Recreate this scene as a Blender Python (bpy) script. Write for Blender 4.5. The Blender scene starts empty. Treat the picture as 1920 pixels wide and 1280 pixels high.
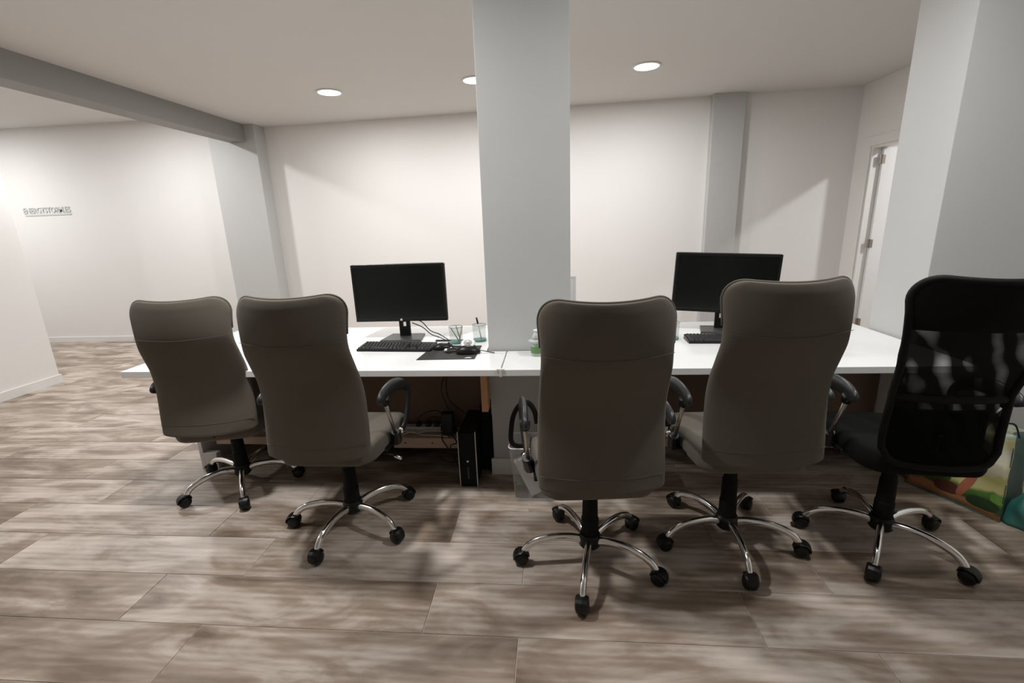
import bpy, bmesh, math, random
from mathutils import Vector, Matrix
C = bpy.context.scene.collection
PI = math.pi
R = math.radians
random.seed(7)

# ------------------------------------------------------------------ camera
sc = bpy.context.scene
cam = bpy.data.cameras.new('camera'); co = bpy.data.objects.new('camera', cam); C.objects.link(co)
cam.sensor_width = 36; cam.lens = 867.8/1920*36; cam.clip_start = .05
yaw, pitch, roll = R(-5.119), R(14.329), R(2.063)
cy, sy, cp, sp, cr, sr = math.cos(yaw), math.sin(yaw), math.cos(pitch), math.sin(pitch), math.cos(roll), math.sin(roll)
fwd = Vector((sy*cp, cy*cp, -sp)); right = Vector((cy, -sy, 0)); down = fwd.cross(right)
r_ = cr*right+sr*down; d_ = -sr*right+cr*down
m = Matrix((r_, -d_, -fwd)).transposed().to_4x4(); m.translation = Vector((0, 0, 1.4))
co.matrix_world = m
sc.camera = co

# ------------------------------------------------------------------ world, exposure
w = bpy.data.worlds.new('world'); sc.world = w; w.use_nodes = True
w.node_tree.nodes['Background'].inputs[0].default_value = (.9, .95, 1, 1)
w.node_tree.nodes['Background'].inputs[1].default_value = .02
sc.view_settings.view_transform = 'Standard'; sc.view_settings.look = 'None'
sc.view_settings.gamma = 1; sc.view_settings.use_curve_mapping = False
sc.view_settings.exposure = 0.0
CZ = 2.62          # main ceiling
CZL = 2.77         # ceiling of the room beyond the beam
LAMP_W = 27
LAMPS = [ # x, y, z, watts, label
 (-2.00, 4.52, CZ, .84, 'round ceiling downlight left of the pillar, nearest the left column'),
 (-.64, 4.43, CZ, .84, 'round ceiling downlight half hidden behind the left edge of the central pillar'),
 (.81, 4.35, CZ, .86, 'round ceiling downlight to the right of the central pillar'),
 (-1.30, 1.70, CZ, 1.4, 'round ceiling downlight above the two left chairs, outside the frame'),
 (1.10, 1.65, CZ, .9, 'round ceiling downlight above the right chairs, outside the frame'),
 (-4.45, 4.5, CZL, 1.25, 'round downlight in the left room just beyond the ceiling beam'),
 (-7.0, 4.5, CZL, 1.5, 'round downlight in the far corner of the left room'),
 (-4.4, 1.7, CZL, .8, 'round downlight in the left room beside the camera'),
 (4.19, 3.9, CZ, 1.5, 'round downlight in the next room behind the open door'),
]

# ------------------------------------------------------------------ materials
def mat(name, col, rough=.5, metal=0, spec=.5):
    m = bpy.data.materials.new(name); m.use_nodes = True
    b = m.node_tree.nodes['Principled BSDF']
    b.inputs['Base Color'].default_value = (*col, 1); b.inputs['Roughness'].default_value = rough
    b.inputs['Metallic'].default_value = metal; b.inputs['Specular IOR Level'].default_value = spec
    return m
def nodes(m): return m.node_tree.nodes, m.node_tree.links, m.node_tree.nodes['Principled BSDF']
def bump_noise(m, scale, strength, dist=.002, coord='Object', colvar=0):
    n, l, b = nodes(m)
    tc = n.new('ShaderNodeTexCoord'); t = n.new('ShaderNodeTexNoise'); t.inputs['Scale'].default_value = scale
    t.inputs['Detail'].default_value = 4
    l.new(tc.outputs[coord], t.inputs['Vector'])
    bp = n.new('ShaderNodeBump'); bp.inputs['Strength'].default_value = strength; bp.inputs['Distance'].default_value = dist
    l.new(t.outputs['Fac'], bp.inputs['Height']); l.new(bp.outputs[0], b.inputs['Normal'])
    if colvar:
        t2 = n.new('ShaderNodeTexNoise'); t2.inputs['Scale'].default_value = scale*.15; l.new(tc.outputs[coord], t2.inputs['Vector'])
        hs = n.new('ShaderNodeHueSaturation'); hs.inputs['Color'].default_value = b.inputs['Base Color'].default_value
        mr = n.new('ShaderNodeMapRange'); mr.inputs['To Min'].default_value = 1-colvar; mr.inputs['To Max'].default_value = 1+colvar
        l.new(t2.outputs['Fac'], mr.inputs['Value']); l.new(mr.outputs[0], hs.inputs['Value']); l.new(hs.outputs[0], b.inputs['Base Color'])
    return m
M = {}
M['wall'] = bump_noise(mat('white_paint', (.80, .785, .77), .75), 60, .15, .001)
M['ceil'] = bump_noise(mat('ceiling_paint', (.72, .715, .70), .85), 40, .1, .001)
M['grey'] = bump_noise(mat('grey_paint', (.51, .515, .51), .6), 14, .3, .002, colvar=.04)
M['grey_shaded'] = bump_noise(mat('grey_paint_shaded', (.29, .285, .275), .6), 14, .3, .002, colvar=.04)  # same grey paint as the pillars, darkened for the low light on the beam
M['base'] = mat('baseboard_paint', (.78, .77, .75), .4)
M['desk'] = mat('white_laminate', (.86, .87, .86), .3)
M['deskedge'] = mat('white_edge', (.78, .76, .73), .4)
M['brownpanel'] = bump_noise(mat('brown_board', (.13, .08, .055), .7), 30, .2, .001, colvar=.1)
M['black'] = mat('black_plastic', (.006, .006, .006), .38, 0, .35)
M['blackm'] = mat('black_matte', (.006, .006, .006), .7, 0, .2)
M['armpl'] = mat('arm_plastic', (.022, .023, .025), .33)
M['chrome'] = mat('chrome', (.90, .90, .90), .13, 1)
M['rod'] = mat('brushed_rod', (.55, .52, .48), .35, 1)
M['silver'] = mat('silver_trim', (.62, .62, .60), .4, .2)
M['screen'] = mat('screen_off', (.005, .006, .005), .25, 0, .35)
M['key'] = mat('key_plastic', (.05, .048, .047), .35)
M['mat'] = bump_noise(mat('mousepad_cloth', (.035, .033, .03), .8), 400, .3, .0005)
M['white'] = mat('white_plastic', (.8, .8, .8), .35)
M['cable_w'] = mat('white_cable', (.5, .48, .45), .5)
M['brass'] = mat('hinge_metal', (.35, .31, .28), .35, 1)
M['signgrey'] = mat('sign_letters', (.60, .63, .62), .4)
M['carton'] = mat('grey_carton', (.42, .42, .40), .6)
M['blue'] = mat('blue_packet', (.05, .12, .2), .5)
M['greenp'] = mat('green_packet', (.12, .24, .08), .5)
M['glassgreen'] = mat('green_pen', (.16, .25, .16), .4)
M['sidegreen'] = bump_noise(mat('dark_green_side', (.05, .10, .085), .45), 14, .5, .01, colvar=.2)
M['teal'] = bump_noise(mat('teal_bag', (.05, .20, .17), .45), 14, .5, .01, colvar=.2)
M['emit'] = bpy.data.materials.new('lamp_diffuser'); M['emit'].use_nodes = True
_n = M['emit'].node_tree.nodes; _n['Principled BSDF'].inputs['Emission Color'].default_value = (1, .97, .93, 1); _n['Principled BSDF'].inputs['Emission Strength'].default_value = 9

def fabric(name, col):
    m = mat(name, col, .9, 0, .2); n, l, b = nodes(m)
    tc = n.new('ShaderNodeTexCoord')
    wx = n.new('ShaderNodeTexWave'); wx.bands_direction = 'X'; wx.inputs['Scale'].default_value = 170
    wz = n.new('ShaderNodeTexWave'); wz.bands_direction = 'Z'; wz.inputs['Scale'].default_value = 170
    mx = n.new('ShaderNodeMath'); mx.operation = 'MULTIPLY'
    for q in (wx, wz): l.new(tc.outputs['Object'], q.inputs['Vector'])
    l.new(wx.outputs['Fac'], mx.inputs[0]); l.new(wz.outputs['Fac'], mx.inputs[1])
    bp = n.new('ShaderNodeBump'); bp.inputs['Strength'].default_value = .25; bp.inputs['Distance'].default_value = .0008
    l.new(mx.outputs[0], bp.inputs['Height']); l.new(bp.outputs[0], b.inputs['Normal'])
    b.inputs['Sheen Weight'].default_value = .1 if col[0] > .05 else 0
    return m
M['taupe'] = fabric('taupe_fabric', (.120, .105, .086))
M['blackfab'] = fabric('black_fabric', (.004, .004, .004))

def wood_raw():
    m = mat('raw_pine', (.5, .36, .24), .6); n, l, b = nodes(m)
    tc = n.new('ShaderNodeTexCoord'); mp = n.new('ShaderNodeMapping'); mp.inputs['Scale'].default_value = (2, 30, 30)
    t = n.new('ShaderNodeTexNoise'); t.inputs['Scale'].default_value = 2; t.inputs['Detail'].default_value = 6
    cr = n.new('ShaderNodeValToRGB'); cr.color_ramp.elements[0].color = (.36, .25, .18, 1); cr.color_ramp.elements[1].color = (.62, .47, .36, 1)
    l.new(tc.outputs['Object'], mp.inputs[0]); l.new(mp.outputs[0], t.inputs['Vector']); l.new(t.outputs['Fac'], cr.inputs[0]); l.new(cr.outputs[0], b.inputs['Base Color'])
    return m
M['pine'] = wood_raw()
M['orange'] = mat('orange_pine', (.62, .34, .17), .55)

def plank_mat():
    m = mat('wood_look_tile', (.4, .3, .25), .42, 0, .45); n, l, b = nodes(m)
    tc = n.new('ShaderNodeTexCoord'); oi = n.new('ShaderNodeObjectInfo')
    off = n.new('ShaderNodeVectorMath'); off.operation = 'MULTIPLY_ADD'
    off.inputs[1].default_value = (7.3, 5.1, 3.7)
    l.new(oi.outputs['Random'], off.inputs[0]); l.new(tc.outputs['Object'], off.inputs[2])
    sc_ = n.new('ShaderNodeVectorMath'); sc_.operation = 'MULTIPLY_ADD'; sc_.inputs[1].default_value = (31, 17, 11)
    l.new(oi.outputs['Random'], sc_.inputs[0]); l.new(tc.outputs['Object'], sc_.inputs[2])
    def noise(vec, scale3, s, det=5, rough=.55, dist=0):
        mp = n.new('ShaderNodeMapping'); mp.inputs['Scale'].default_value = scale3
        t = n.new('ShaderNodeTexNoise'); t.inputs['Scale'].default_value = s; t.inputs['Detail'].default_value = det; t.inputs['Roughness'].default_value = rough
        t.inputs['Distortion'].default_value = dist
        l.new(vec, mp.inputs[0]); l.new(mp.outputs[0], t.inputs['Vector']); return t.outputs['Fac']
    v = sc_.outputs[0]
    big = noise(v, (1.1, 3.4, 1), 1.9, 4, .55, .8)       # broad cloudy streaks
    mid = noise(v, (1.6, 5, 1), 2.2, 4, .5, .6)
    fine = noise(v, (5, 90, 1), 2.0, 3, .6)
    # cathedral grain rings
    mp = n.new('ShaderNodeMapping'); mp.inputs['Scale'].default_value = (.55, 3.2, 1)
    wv = n.new('ShaderNodeTexWave'); wv.wave_type = 'RINGS'; wv.inputs['Scale'].default_value = 3.2; wv.inputs['Distortion'].default_value = 4.5
    wv.inputs['Detail'].default_value = 3; wv.inputs['Detail Scale'].default_value = 1.2
    l.new(v, mp.inputs[0]); l.new(mp.outputs[0], wv.inputs['Vector'])
    cr = n.new('ShaderNodeValToRGB'); e = cr.color_ramp.elements
    e[0].position = .33; e[0].color = (.17, .122, .088, 1)
    e[1].position = .69; e[1].color = (.65, .56, .49, 1)
    k = e.new(.46); k.color = (.31, .243, .19, 1)
    k = e.new(.56); k.color = (.48, .41, .35, 1)
    def mathn(op, a, bb):
        q = n.new('ShaderNodeMath'); q.operation = op
        for i, x in enumerate((a, bb)):
            if isinstance(x, (int, float)): q.inputs[i].default_value = x
            else: l.new(x, q.inputs[i])
        return q.outputs[0]
    s = mathn('ADD', mathn('MULTIPLY', big, .70), mathn('MULTIPLY', mid, .32))
    s = mathn('ADD', s, mathn('MULTIPLY', mathn('SUBTRACT', oi.outputs['Random'], .5), .10))
    s = mathn('ADD', s, mathn('MULTIPLY', mathn('SUBTRACT', fine, .5), .05))
    s = mathn('ADD', s, mathn('MULTIPLY', mathn('SUBTRACT', wv.outputs['Fac'], .5), .045))
    s = mathn('SUBTRACT', s, .02)
    l.new(s, cr.inputs[0])
    # small dark knots
    vo = n.new('ShaderNodeTexVoronoi'); vo.inputs['Scale'].default_value = 3.5; l.new(v, vo.inputs['Vector'])
    kn = n.new('ShaderNodeMapRange'); kn.inputs['From Min'].default_value = .008; kn.inputs['From Max'].default_value = .022; kn.inputs['To Min'].default_value = .45
    l.new(vo.outputs['Distance'], kn.inputs['Value'])
    mx = n.new('ShaderNodeMix'); mx.data_type = 'RGBA'; mx.blend_type = 'MULTIPLY'; mx.inputs[0].default_value = 1
    l.new(cr.outputs[0], mx.inputs[6]); l.new(kn.outputs[0], mx.inputs[7]); l.new(mx.outputs[2], b.inputs['Base Color'])
    rr = n.new('ShaderNodeMapRange'); rr.inputs['To Min'].default_value = .30; rr.inputs['To Max'].default_value = .5
    l.new(mid, rr.inputs['Value']); l.new(rr.outputs[0], b.inputs['Roughness'])
    bp = n.new('ShaderNodeBump'); bp.inputs['Strength'].default_value = .12; bp.inputs['Distance'].default_value = .001
    l.new(fine, bp.inputs['Height']); l.new(bp.outputs[0], b.inputs['Normal'])
    return m
M['plank'] = plank_mat()
M['grout'] = mat('grout', (.60, .54, .47), .8)

def transp_mat(name, col, alpha, rough=.4):
    m = mat(name, col, rough); n, l, b = nodes(m); b.inputs['Alpha'].default_value = alpha; return m
M['meshcup'] = transp_mat('green_wire_mesh', (.30, .40, .34), .24)
M['meshcupbase'] = transp_mat('green_cup_base', (.16, .33, .31), .75)
M['clear'] = transp_mat('clear_plastic', (.62, .63, .62), .30, .15)
M['clearb'] = transp_mat('clear_bottle', (.75, .8, .76), .55, .15)

def chairmesh():
    m = mat('black_mesh_fabric', (.005, .005, .005), .8, 0, .05); n, l, b = nodes(m)
    tc = n.new('ShaderNodeTexCoord')
    # two fine weaves a few degrees apart read as soft lighter bands where the holes line up
    t = n.new('ShaderNodeTexWave'); t.bands_direction = 'X'; t.inputs['Scale'].default_value = 4.2; t.inputs['Distortion'].default_value = 3.5; t.inputs['Detail'].default_value = 1; t.inputs['Detail Scale'].default_value = 1.6
    mp = n.new('ShaderNodeMapping'); mp.inputs['Rotation'].default_value = (0, R(28), 0)
    l.new(tc.outputs['Object'], mp.inputs[0]); l.new(mp.outputs[0], t.inputs['Vector'])
    mr = n.new('ShaderNodeMapRange'); mr.inputs['From Min'].default_value = .30; mr.inputs['To Min'].default_value = .992; mr.inputs['To Max'].default_value = .76
    nz = n.new('ShaderNodeTexNoise'); nz.inputs['Scale'].default_value = 7; l.new(tc.outputs['Object'], nz.inputs['Vector'])
    mm = n.new('ShaderNodeMath'); mm.operation = 'MULTIPLY'; l.new(t.outputs['Fac'], mm.inputs[0])
    m2 = n.new('ShaderNodeMapRange'); m2.inputs['From Min'].default_value = .32; m2.inputs['From Max'].default_value = .62; l.new(nz.outputs['Fac'], m2.inputs['Value']); l.new(m2.outputs[0], mm.inputs[1])
    l.new(mm.outputs[0], mr.inputs['Value']); l.new(mr.outputs[0], b.inputs['Alpha'])
    return m
M['chairmesh'] = chairmesh()

def bag_mat():
    m = mat('printed_bag', (.7, .7, .5), .45); n, l, b = nodes(m)
    tc = n.new('ShaderNodeTexCoord'); sp_ = n.new('ShaderNodeSeparateXYZ'); l.new(tc.outputs['Object'], sp_.inputs[0])
    nz = n.new('ShaderNodeTexNoise'); nz.inputs['Scale'].default_value = 9; nz.inputs['Detail'].default_value = 3; l.new(tc.outputs['Object'], nz.inputs['Vector'])
    nz2 = n.new('ShaderNodeTexNoise'); nz2.inputs['Scale'].default_value = 14; nz2.inputs['Detail'].default_value = 2; l.new(tc.outputs['Object'], nz2.inputs['Vector'])
    def mathn(op, a, bb=0., c=None):
        q = n.new('ShaderNodeMath'); q.operation = op
        for i, x in enumerate((a, bb)):
            if isinstance(x, (int, float)): q.inputs[i].default_value = x
            else: l.new(x, q.inputs[i])
        return q.outputs[0]
    h = mathn('ADD', sp_.outputs['Z'], mathn('MULTIPLY', mathn('SUBTRACT', nz.outputs['Fac'], .5), .10))
    cr = n.new('ShaderNodeValToRGB'); cr.color_ramp.interpolation = 'EASE'; e = cr.color_ramp.elements
    mr = n.new('ShaderNodeMapRange'); mr.inputs['From Max'].default_value = .44; l.new(h, mr.inputs['Value']); l.new(mr.outputs[0], cr.inputs[0])
    e[0].position = 0; e[0].color = (.42, .19, .10, 1); e[1].position = 1; e[1].color = (.42, .50, .36, 1)
    for p, c in ((.09, (.50, .24, .10, 1)), (.15, (.05, .10, .03, 1)), (.23, (.10, .22, .04, 1)), (.28, (.70, .66, .28, 1)), (.5, (.72, .68, .50, 1)), (.8, (.66, .63, .50, 1)), (.88, (.62, .60, .46, 1)), (.90, (.36, .44, .32, 1))):
        k = e.new(p); k.color = c
    yl = n.new('ShaderNodeValToRGB'); yl.color_ramp.elements[0].position = .5; yl.color_ramp.elements[0].color = (0, 0, 0, 1); yl.color_ramp.elements[1].position = .62
    l.new(nz2.outputs['Fac'], yl.inputs[0])
    mx = n.new('ShaderNodeMix'); mx.data_type = 'RGBA'; mx.inputs[7].default_value = (.62, .58, .12, 1)
    z1 = mathn('MULTIPLY', yl.outputs[0], mathn('GREATER_THAN', h, .13)); z2 = mathn('MULTIPLY', z1, .6); l.new(z2, mx.inputs[0]); l.new(cr.outputs[0], mx.inputs[6])
    last = mx.outputs[2]
    def blob(cx, cz, rx, rz, col, rot=0):
        nonlocal last
        dx = mathn('SUBTRACT', sp_.outputs['X'], cx); dz = mathn('SUBTRACT', sp_.outputs['Z'], cz)
        a = mathn('ADD', mathn('MULTIPLY', dx, math.cos(rot)), mathn('MULTIPLY', dz, math.sin(rot)))
        c = mathn('ADD', mathn('MULTIPLY', dx, -math.sin(rot)), mathn('MULTIPLY', dz, math.cos(rot)))
        a = mathn('POWER', mathn('ABSOLUTE', mathn('DIVIDE', a, rx)), 2.6); c = mathn('POWER', mathn('ABSOLUTE', mathn('DIVIDE', c, rz)), 2.6)
        s = mathn('LESS_THAN', mathn('ADD', mathn('ADD', a, c), mathn('MULTIPLY', mathn('SUBTRACT', nz2.outputs['Fac'], .5), 1.2)), 1.)
        q = n.new('ShaderNodeMix'); q.data_type = 'RGBA'; l.new(s, q.inputs[0]); l.new(last, q.inputs[6]); q.inputs[7].default_value = (*col, 1); last = q.outputs[2]
    blob(-.08, .14, .07, .06, (.05, .13, .02)); blob(-.02, .07, .05, .032, (.13, .035, .025)); blob(.05, .12, .018, .075, (.50, .17, .10), R(-18))
    blob(.12, .055, .06, .028, (.025, .06, .02)); blob(.17, .10, .03, .02, (.16, .34, .06)); blob(.13, .005, .07, .012, (.65, .26, .08))
    l.new(last, b.inputs['Base Color'])
    bp = n.new('ShaderNodeBump'); bp.inputs['Strength'].default_value = .4; bp.inputs['Distance'].default_value = .01; l.new(nz.outputs['Fac'], bp.inputs['Height']); l.new(bp.outputs[0], b.inputs['Normal'])
    return m
M['bag'] = bag_mat()

# ------------------------------------------------------------------ helpers
def link(name, me, m=None, parent=None):
    o = bpy.data.objects.new(name, me); C.objects.link(o)
    if m is not None: me.materials.append(m)
    if parent: o.parent = parent
    return o
def obj(name, bm, m=None, parent=None, smooth=False, bevel=0, sub=0, seg=2):
    bmesh.ops.recalc_face_normals(bm, faces=bm.faces)
    me = bpy.data.meshes.new(name); bm.to_mesh(me); bm.free()
    if smooth:
        for p in me.polygons: p.use_smooth = True
    o = link(name, me, m, parent)
    if bevel:
        b = o.modifiers.new('bevel', 'BEVEL'); b.width = bevel; b.segments = seg; b.limit_method = 'ANGLE'; b.angle_limit = R(40)
    if sub:
        s = o.modifiers.new('subdivision', 'SUBSURF'); s.levels = sub; s.render_levels = sub
    return o
def tag(o, label=None, cat=None, group=None, kind=None):
    if label: o['label'] = label
    if cat: o['category'] = cat
    if group: o['group'] = group
    if kind: o['kind'] = kind
    return o
def thing(name, loc, rz=0, label=None, cat=None, group=None):
    o = bpy.data.objects.new(name, None); C.objects.link(o); o.location = loc; o.rotation_euler = (0, 0, rz); o.empty_display_size = .1
    return tag(o, label, cat, group)
def box(bm, x0, x1, y0, y1, z0, z1):
    v = [bm.verts.new((x, y, z)) for z in (z0, z1) for y in (y0, y1) for x in (x0, x1)]
    for f in ((0, 1, 3, 2), (4, 6, 7, 5), (0, 4, 5, 1), (1, 5, 7, 3), (3, 7, 6, 2), (2, 6, 4, 0)): bm.faces.new([v[i] for i in f])
    return v
def BX(*a):
    bm = bmesh.new(); box(bm, *a); return bm
def prism(bm, pts, z0, z1):
    a = [bm.verts.new((x, y, z0)) for x, y in pts]; b = [bm.verts.new((x, y, z1)) for x, y in pts]
    bm.faces.new(a[::-1]); bm.faces.new(b); k = len(pts)
    for i in range(k): bm.faces.new((a[i], a[(i+1) % k], b[(i+1) % k], b[i]))
def PR(pts, z0, z1):
    bm = bmesh.new(); prism(bm, pts, z0, z1); return bm
def tube(bm, pts, rad, seg=10, flat=1.0, closed=False, updir=None):
    """sweep a round (or flattened) section along pts; rad a number or a list"""
    P = [Vector(p) for p in pts]; k = len(P); rings = []
    up = Vector(updir) if updir else None; prev = None
    for i in range(k):
        if closed: t = P[(i+1) % k]-P[i-1]
        else: t = P[min(i+1, k-1)]-P[max(i-1, 0)]
        t.normalize()
        if up is not None: s = t.cross(up)
        else:
            if prev is None:
                q = Vector((0, 0, 1)) if abs(t.z) < .9 else Vector((1, 0, 0)); s = t.cross(q)
            else: s = prev-t*prev.dot(t)
        s.normalize(); prev = s.copy(); u = s.cross(t)
        r = rad[i] if isinstance(rad, (list, tuple)) else rad
        rings.append([bm.verts.new(P[i]+s*(r*math.cos(2*PI*j/seg))+u*(r*flat*math.sin(2*PI*j/seg))) for j in range(seg)])
    for i in range(k if closed else k-1):
        a, b = rings[i], rings[(i+1) % k]
        for j in range(seg): bm.faces.new((a[j], a[(j+1) % seg], b[(j+1) % seg], b[j]))
    if not closed:
        bm.faces.new(rings[0][::-1]); bm.faces.new(rings[-1])
def TB(*a, **k):
    bm = bmesh.new(); tube(bm, *a, **k); return bm
def lathe(bm, prof, seg=24, mtx=None, cap=True):
    rings = []
    for r, z in prof:
        rings.append([bm.verts.new((r*math.cos(2*PI*j/seg), r*math.sin(2*PI*j/seg), z)) for j in range(seg)])
    for a, b in zip(rings, rings[1:]):
        for j in range(seg): bm.faces.new((a[j], a[(j+1) % seg], b[(j+1) % seg], b[j]))
    if cap: bm.faces.new(rings[0][::-1]); bm.faces.new(rings[-1])
    if mtx is not None: bmesh.ops.transform(bm, matrix=mtx, verts=[v for r in rings for v in r])
def LT(prof, **k):
    bm = bmesh.new(); lathe(bm, prof, **k); return bm
def spline(pts, n=8):
    """Catmull-Rom through points"""
    P = [Vector(p) for p in pts]; out = []
    for i in range(len(P)-1):
        p0, p1, p2, p3 = P[max(i-1, 0)], P[i], P[i+1], P[min(i+2, len(P)-1)]
        for j in range(n):
            t = j/n
            out.append(.5*((2*p1)+(p2-p0)*t+(2*p0-5*p1+4*p2-p3)*t*t+(3*p1-p0-3*p2+p3)*t**3))
    out.append(P[-1]); return out
def lerp_tab(tab, x):
    if x <= tab[0][0]: return tab[0][1]
    for (a, fa), (b, fb) in zip(tab, tab[1:]):
        if x <= b:
            t = (x-a)/(b-a); t = t*t*(3-2*t)*.5+t*.5
            return fa+(fb-fa)*t
    return tab[-1][1]
def copy_tree(o, parent=None):
    c = o.copy(); C.objects.link(c); c.parent = parent
    for ch in list(o.children):
        if ch.type != 'LIGHT': copy_tree(ch, c)
    return c

# ------------------------------------------------------------------ structure
WR = 3.17   # right wall
def wy(x): return 5.77-.105*max(0, (x+3.42))*.5   # the long back wall runs slightly askew
def S(name, bm, m, **k): return tag(obj(name, bm, m, **k), kind='structure')
floor = S('floor', BX(-8.2, 6, -3.4, 6.2, -.12, -.003), M['grout'])
# planks: one object each
PW, PL, G = .2425, 1.176, .0028
def plank_mesh(L, Wd):
    bm = bmesh.new(); c = .0012
    def ring(dx, dy, z): return [bm.verts.new(p) for p in ((-dx, -dy, z), (dx, -dy, z), (dx, dy, z), (-dx, dy, z))]
    a = ring(L/2, Wd/2, -.008); b = ring(L/2, Wd/2, -c); d = ring(L/2-c, Wd/2-c, 0)
    for p, q in ((a, b), (b, d)):
        for i in range(4): bm.faces.new((p[i], p[(i+1) % 4], q[(i+1) % 4], q[i]))
    bm.faces.new(d); bm.faces.new(a[::-1])
    bmesh.ops.recalc_face_normals(bm, faces=bm.faces)
    me = bpy.data.meshes.new('plank'); bm.to_mesh(me); bm.free(); me.materials.append(M['plank']); return me
cache = {}
restbm = bmesh.new()
for r in range(-19, 19):
    y0 = 1.3025+r*PW; y1 = y0+PW
    off = -.475 if r % 2 == 0 else -.132
    if y0 > 5.9 or y1 < -3.3: continue
    for k in range(-8, 7):
        x0 = off+k*PL; x1 = x0+PL
        x0c, x1c = max(x0, -7.9), min(x1, 5.6)
        if x1c-x0c < .05: continue
        if y0 < .55 or x0c > 3.3 or y0 > 5.75:
            zz = -.0005
            v = [restbm.verts.new(p) for p in ((x0c+G/2, y0+G/2, zz), (x1c-G/2, y0+G/2, zz), (x1c-G/2, y1-G/2, zz), (x0c+G/2, y1-G/2, zz))]
            restbm.faces.new(v); continue
        if x1c < -(y1*1.45+.6) or x0c > y1*1.2+.5: # never in view
            zz = -.0005
            v = [restbm.verts.new(p) for p in ((x0c+G/2, y0+G/2, zz), (x1c-G/2, y0+G/2, zz), (x1c-G/2, y1-G/2, zz), (x0c+G/2, y1-G/2, zz))]
            restbm.faces.new(v); continue
        key = round(x1c-x0c, 3)
        if key not in cache: cache[key] = plank_mesh(x1c-x0c-G, PW-G)
        o = link('plank', cache[key], None, floor); o.location = ((x0c+x1c)/2, (y0+y1)/2, 0)
tag(obj('plank_field', restbm, M['plank'], floor), kind='stuff')

S('ceiling', BX(-3.65, 6, -3.4, 6.2, CZ, CZ+.25), M['ceil'])
tag(S('ceiling_left_room', BX(-8.2, -3.65, -3.4, 6.2, CZL, CZL+.1), M['ceil']))
S('wall_back', PR([(-3.42, wy(-3.42)), (WR, wy(WR)), (WR, 6.1), (-3.42, 6.1)], 0, CZ), M['wall'])
S('wall_left_room_back', BX(-8.2, -3.42, 5.77, 6.1, 0, CZL), M['wall'])
S('wall_far_left', BX(-8.2, -8.0, -3.4, 5.77, 0, CZL), M['wall'])
S('wall_left', BX(-5.1, -4.95, -3.4, 4.05, 0, CZL), M['wall'], bevel=.004)
S('wall_front', BX(-8.2, 3.2, -3.4, -3.2, 0, CZL), M['wall'])
# right wall with the doorway
bm = bmesh.new()
box(bm, WR, WR+.12, 5.17, 5.6, 0, CZ); box(bm, WR, WR+.12, 4.33, 5.17, 2.01, CZ); box(bm, WR, WR+.12, 2.0, 4.33, 0, CZ)
S('wall_right', bm, M['wall'])
S('wall_right_near', BX(2.6, 2.75, -3.4, 2.44, 0, CZ), M['wall'])
S('wall_next_room', BX(5.6, 5.75, 2.0, 6.1, 0, CZ), M['wall'])
S('wall_next_room_back', BX(WR+.12, 5.75, 5.7, 5.85, 0, CZ), M['wall'])
S('wall_next_room_front', BX(WR+.12, 5.75, 1.9, 2.0, 0, CZ), M['wall'])
# pillars, beam
S('pillar_center', BX(-.342, .098, 2.39, 2.83, 0, CZ), M['grey'], bevel=.003)
S('pillar_right', BX(1.845, 2.75, 2.44, 2.80, 0, CZ), M['grey'], bevel=.003)
S('pillar_back_left', BX(-4.0, -3.42, 5.56, 5.80, 0, CZL), M['grey'], bevel=.003)
S('pillar_back_right', BX(1.70, 2.02, 5.40, 5.7, 0, CZ), M['grey'], bevel=.003)
S('ceiling_beam', BX(-3.75, -3.54, -3.2, 5.56, 2.43, CZL), M['grey_shaded'], bevel=.004)
# baseboards
S('baseboard_left_room', BX(-8.0, -4.0, 5.757, 5.77, 0, .075), M['base'], bevel=.002)
S('baseboard_left', BX(-4.95, -4.937, -3.2, 4.063, 0, .085), M['base'], bevel=.002)
S('baseboard_left_end', BX(-5.1, -4.95, 4.05, 4.063, 0, .085), M['base'], bevel=.002)
S('baseboard_pillar', BX(-.355, .111, 2.377, 2.39, 0, .10), M['base'], bevel=.002)
S('baseboard_pillar_right', BX(1.845, 2.6, 2.427, 2.44, 0, .085), M['base'], bevel=.002)
S('baseboard_back', PR([(-3.42, wy(-3.42)-.013), (WR, wy(WR)-.013), (WR, wy(WR)), (-3.42, wy(-3.42))], 0, .085), M['base'])
# door casing, jamb and the open leaf
fr = tag(obj('door_frame', BX(WR-.014, WR, 5.17, 5.31, 0, 2.10), M['base'], bevel=.003), kind='structure')
obj('head_casing', BX(WR-.014, WR, 4.19, 5.17, 2.01, 2.10), M['base'], fr, bevel=.003)
obj('near_casing', BX(WR-.014, WR, 4.19, 4.33, 0, 2.01), M['base'], fr, bevel=.003)
obj('jamb', BX(WR, WR+.12, 5.15, 5.17, 0, 2.01), M['base'], fr)
obj('jamb', BX(WR, WR+.12, 4.33, 4.35, 0, 2.01), M['base'], fr)
obj('head_jamb', BX(WR, WR+.12, 4.35, 5.15, 1.99, 2.01), M['base'], fr)
dr = tag(obj('door_1', BX(0, .80, -.035, 0, .01, 1.985), M['white'], bevel=.002), kind='structure')
dr.location = (WR+.085, 5.145, 0); dr.rotation_euler = (0, 0, R(-6))
for z in (1.88, 1.07, .25):
    bm = bmesh.new(); tube(bm, [(-.008, -.04, z-.045), (-.008, -.04, z+.045)], .007, 8); box(bm, -.03, .02, -.038, -.034, z-.04, z+.04)
    obj('hinge', bm, M['brass'], dr)
bm = bmesh.new(); tube(bm, [(.74, -.035, 1.0), (.74, -.085, 1.0), (.63, -.085, 1.0)], .009, 8)
obj('door_handle', bm, M['silver'], dr)

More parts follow.
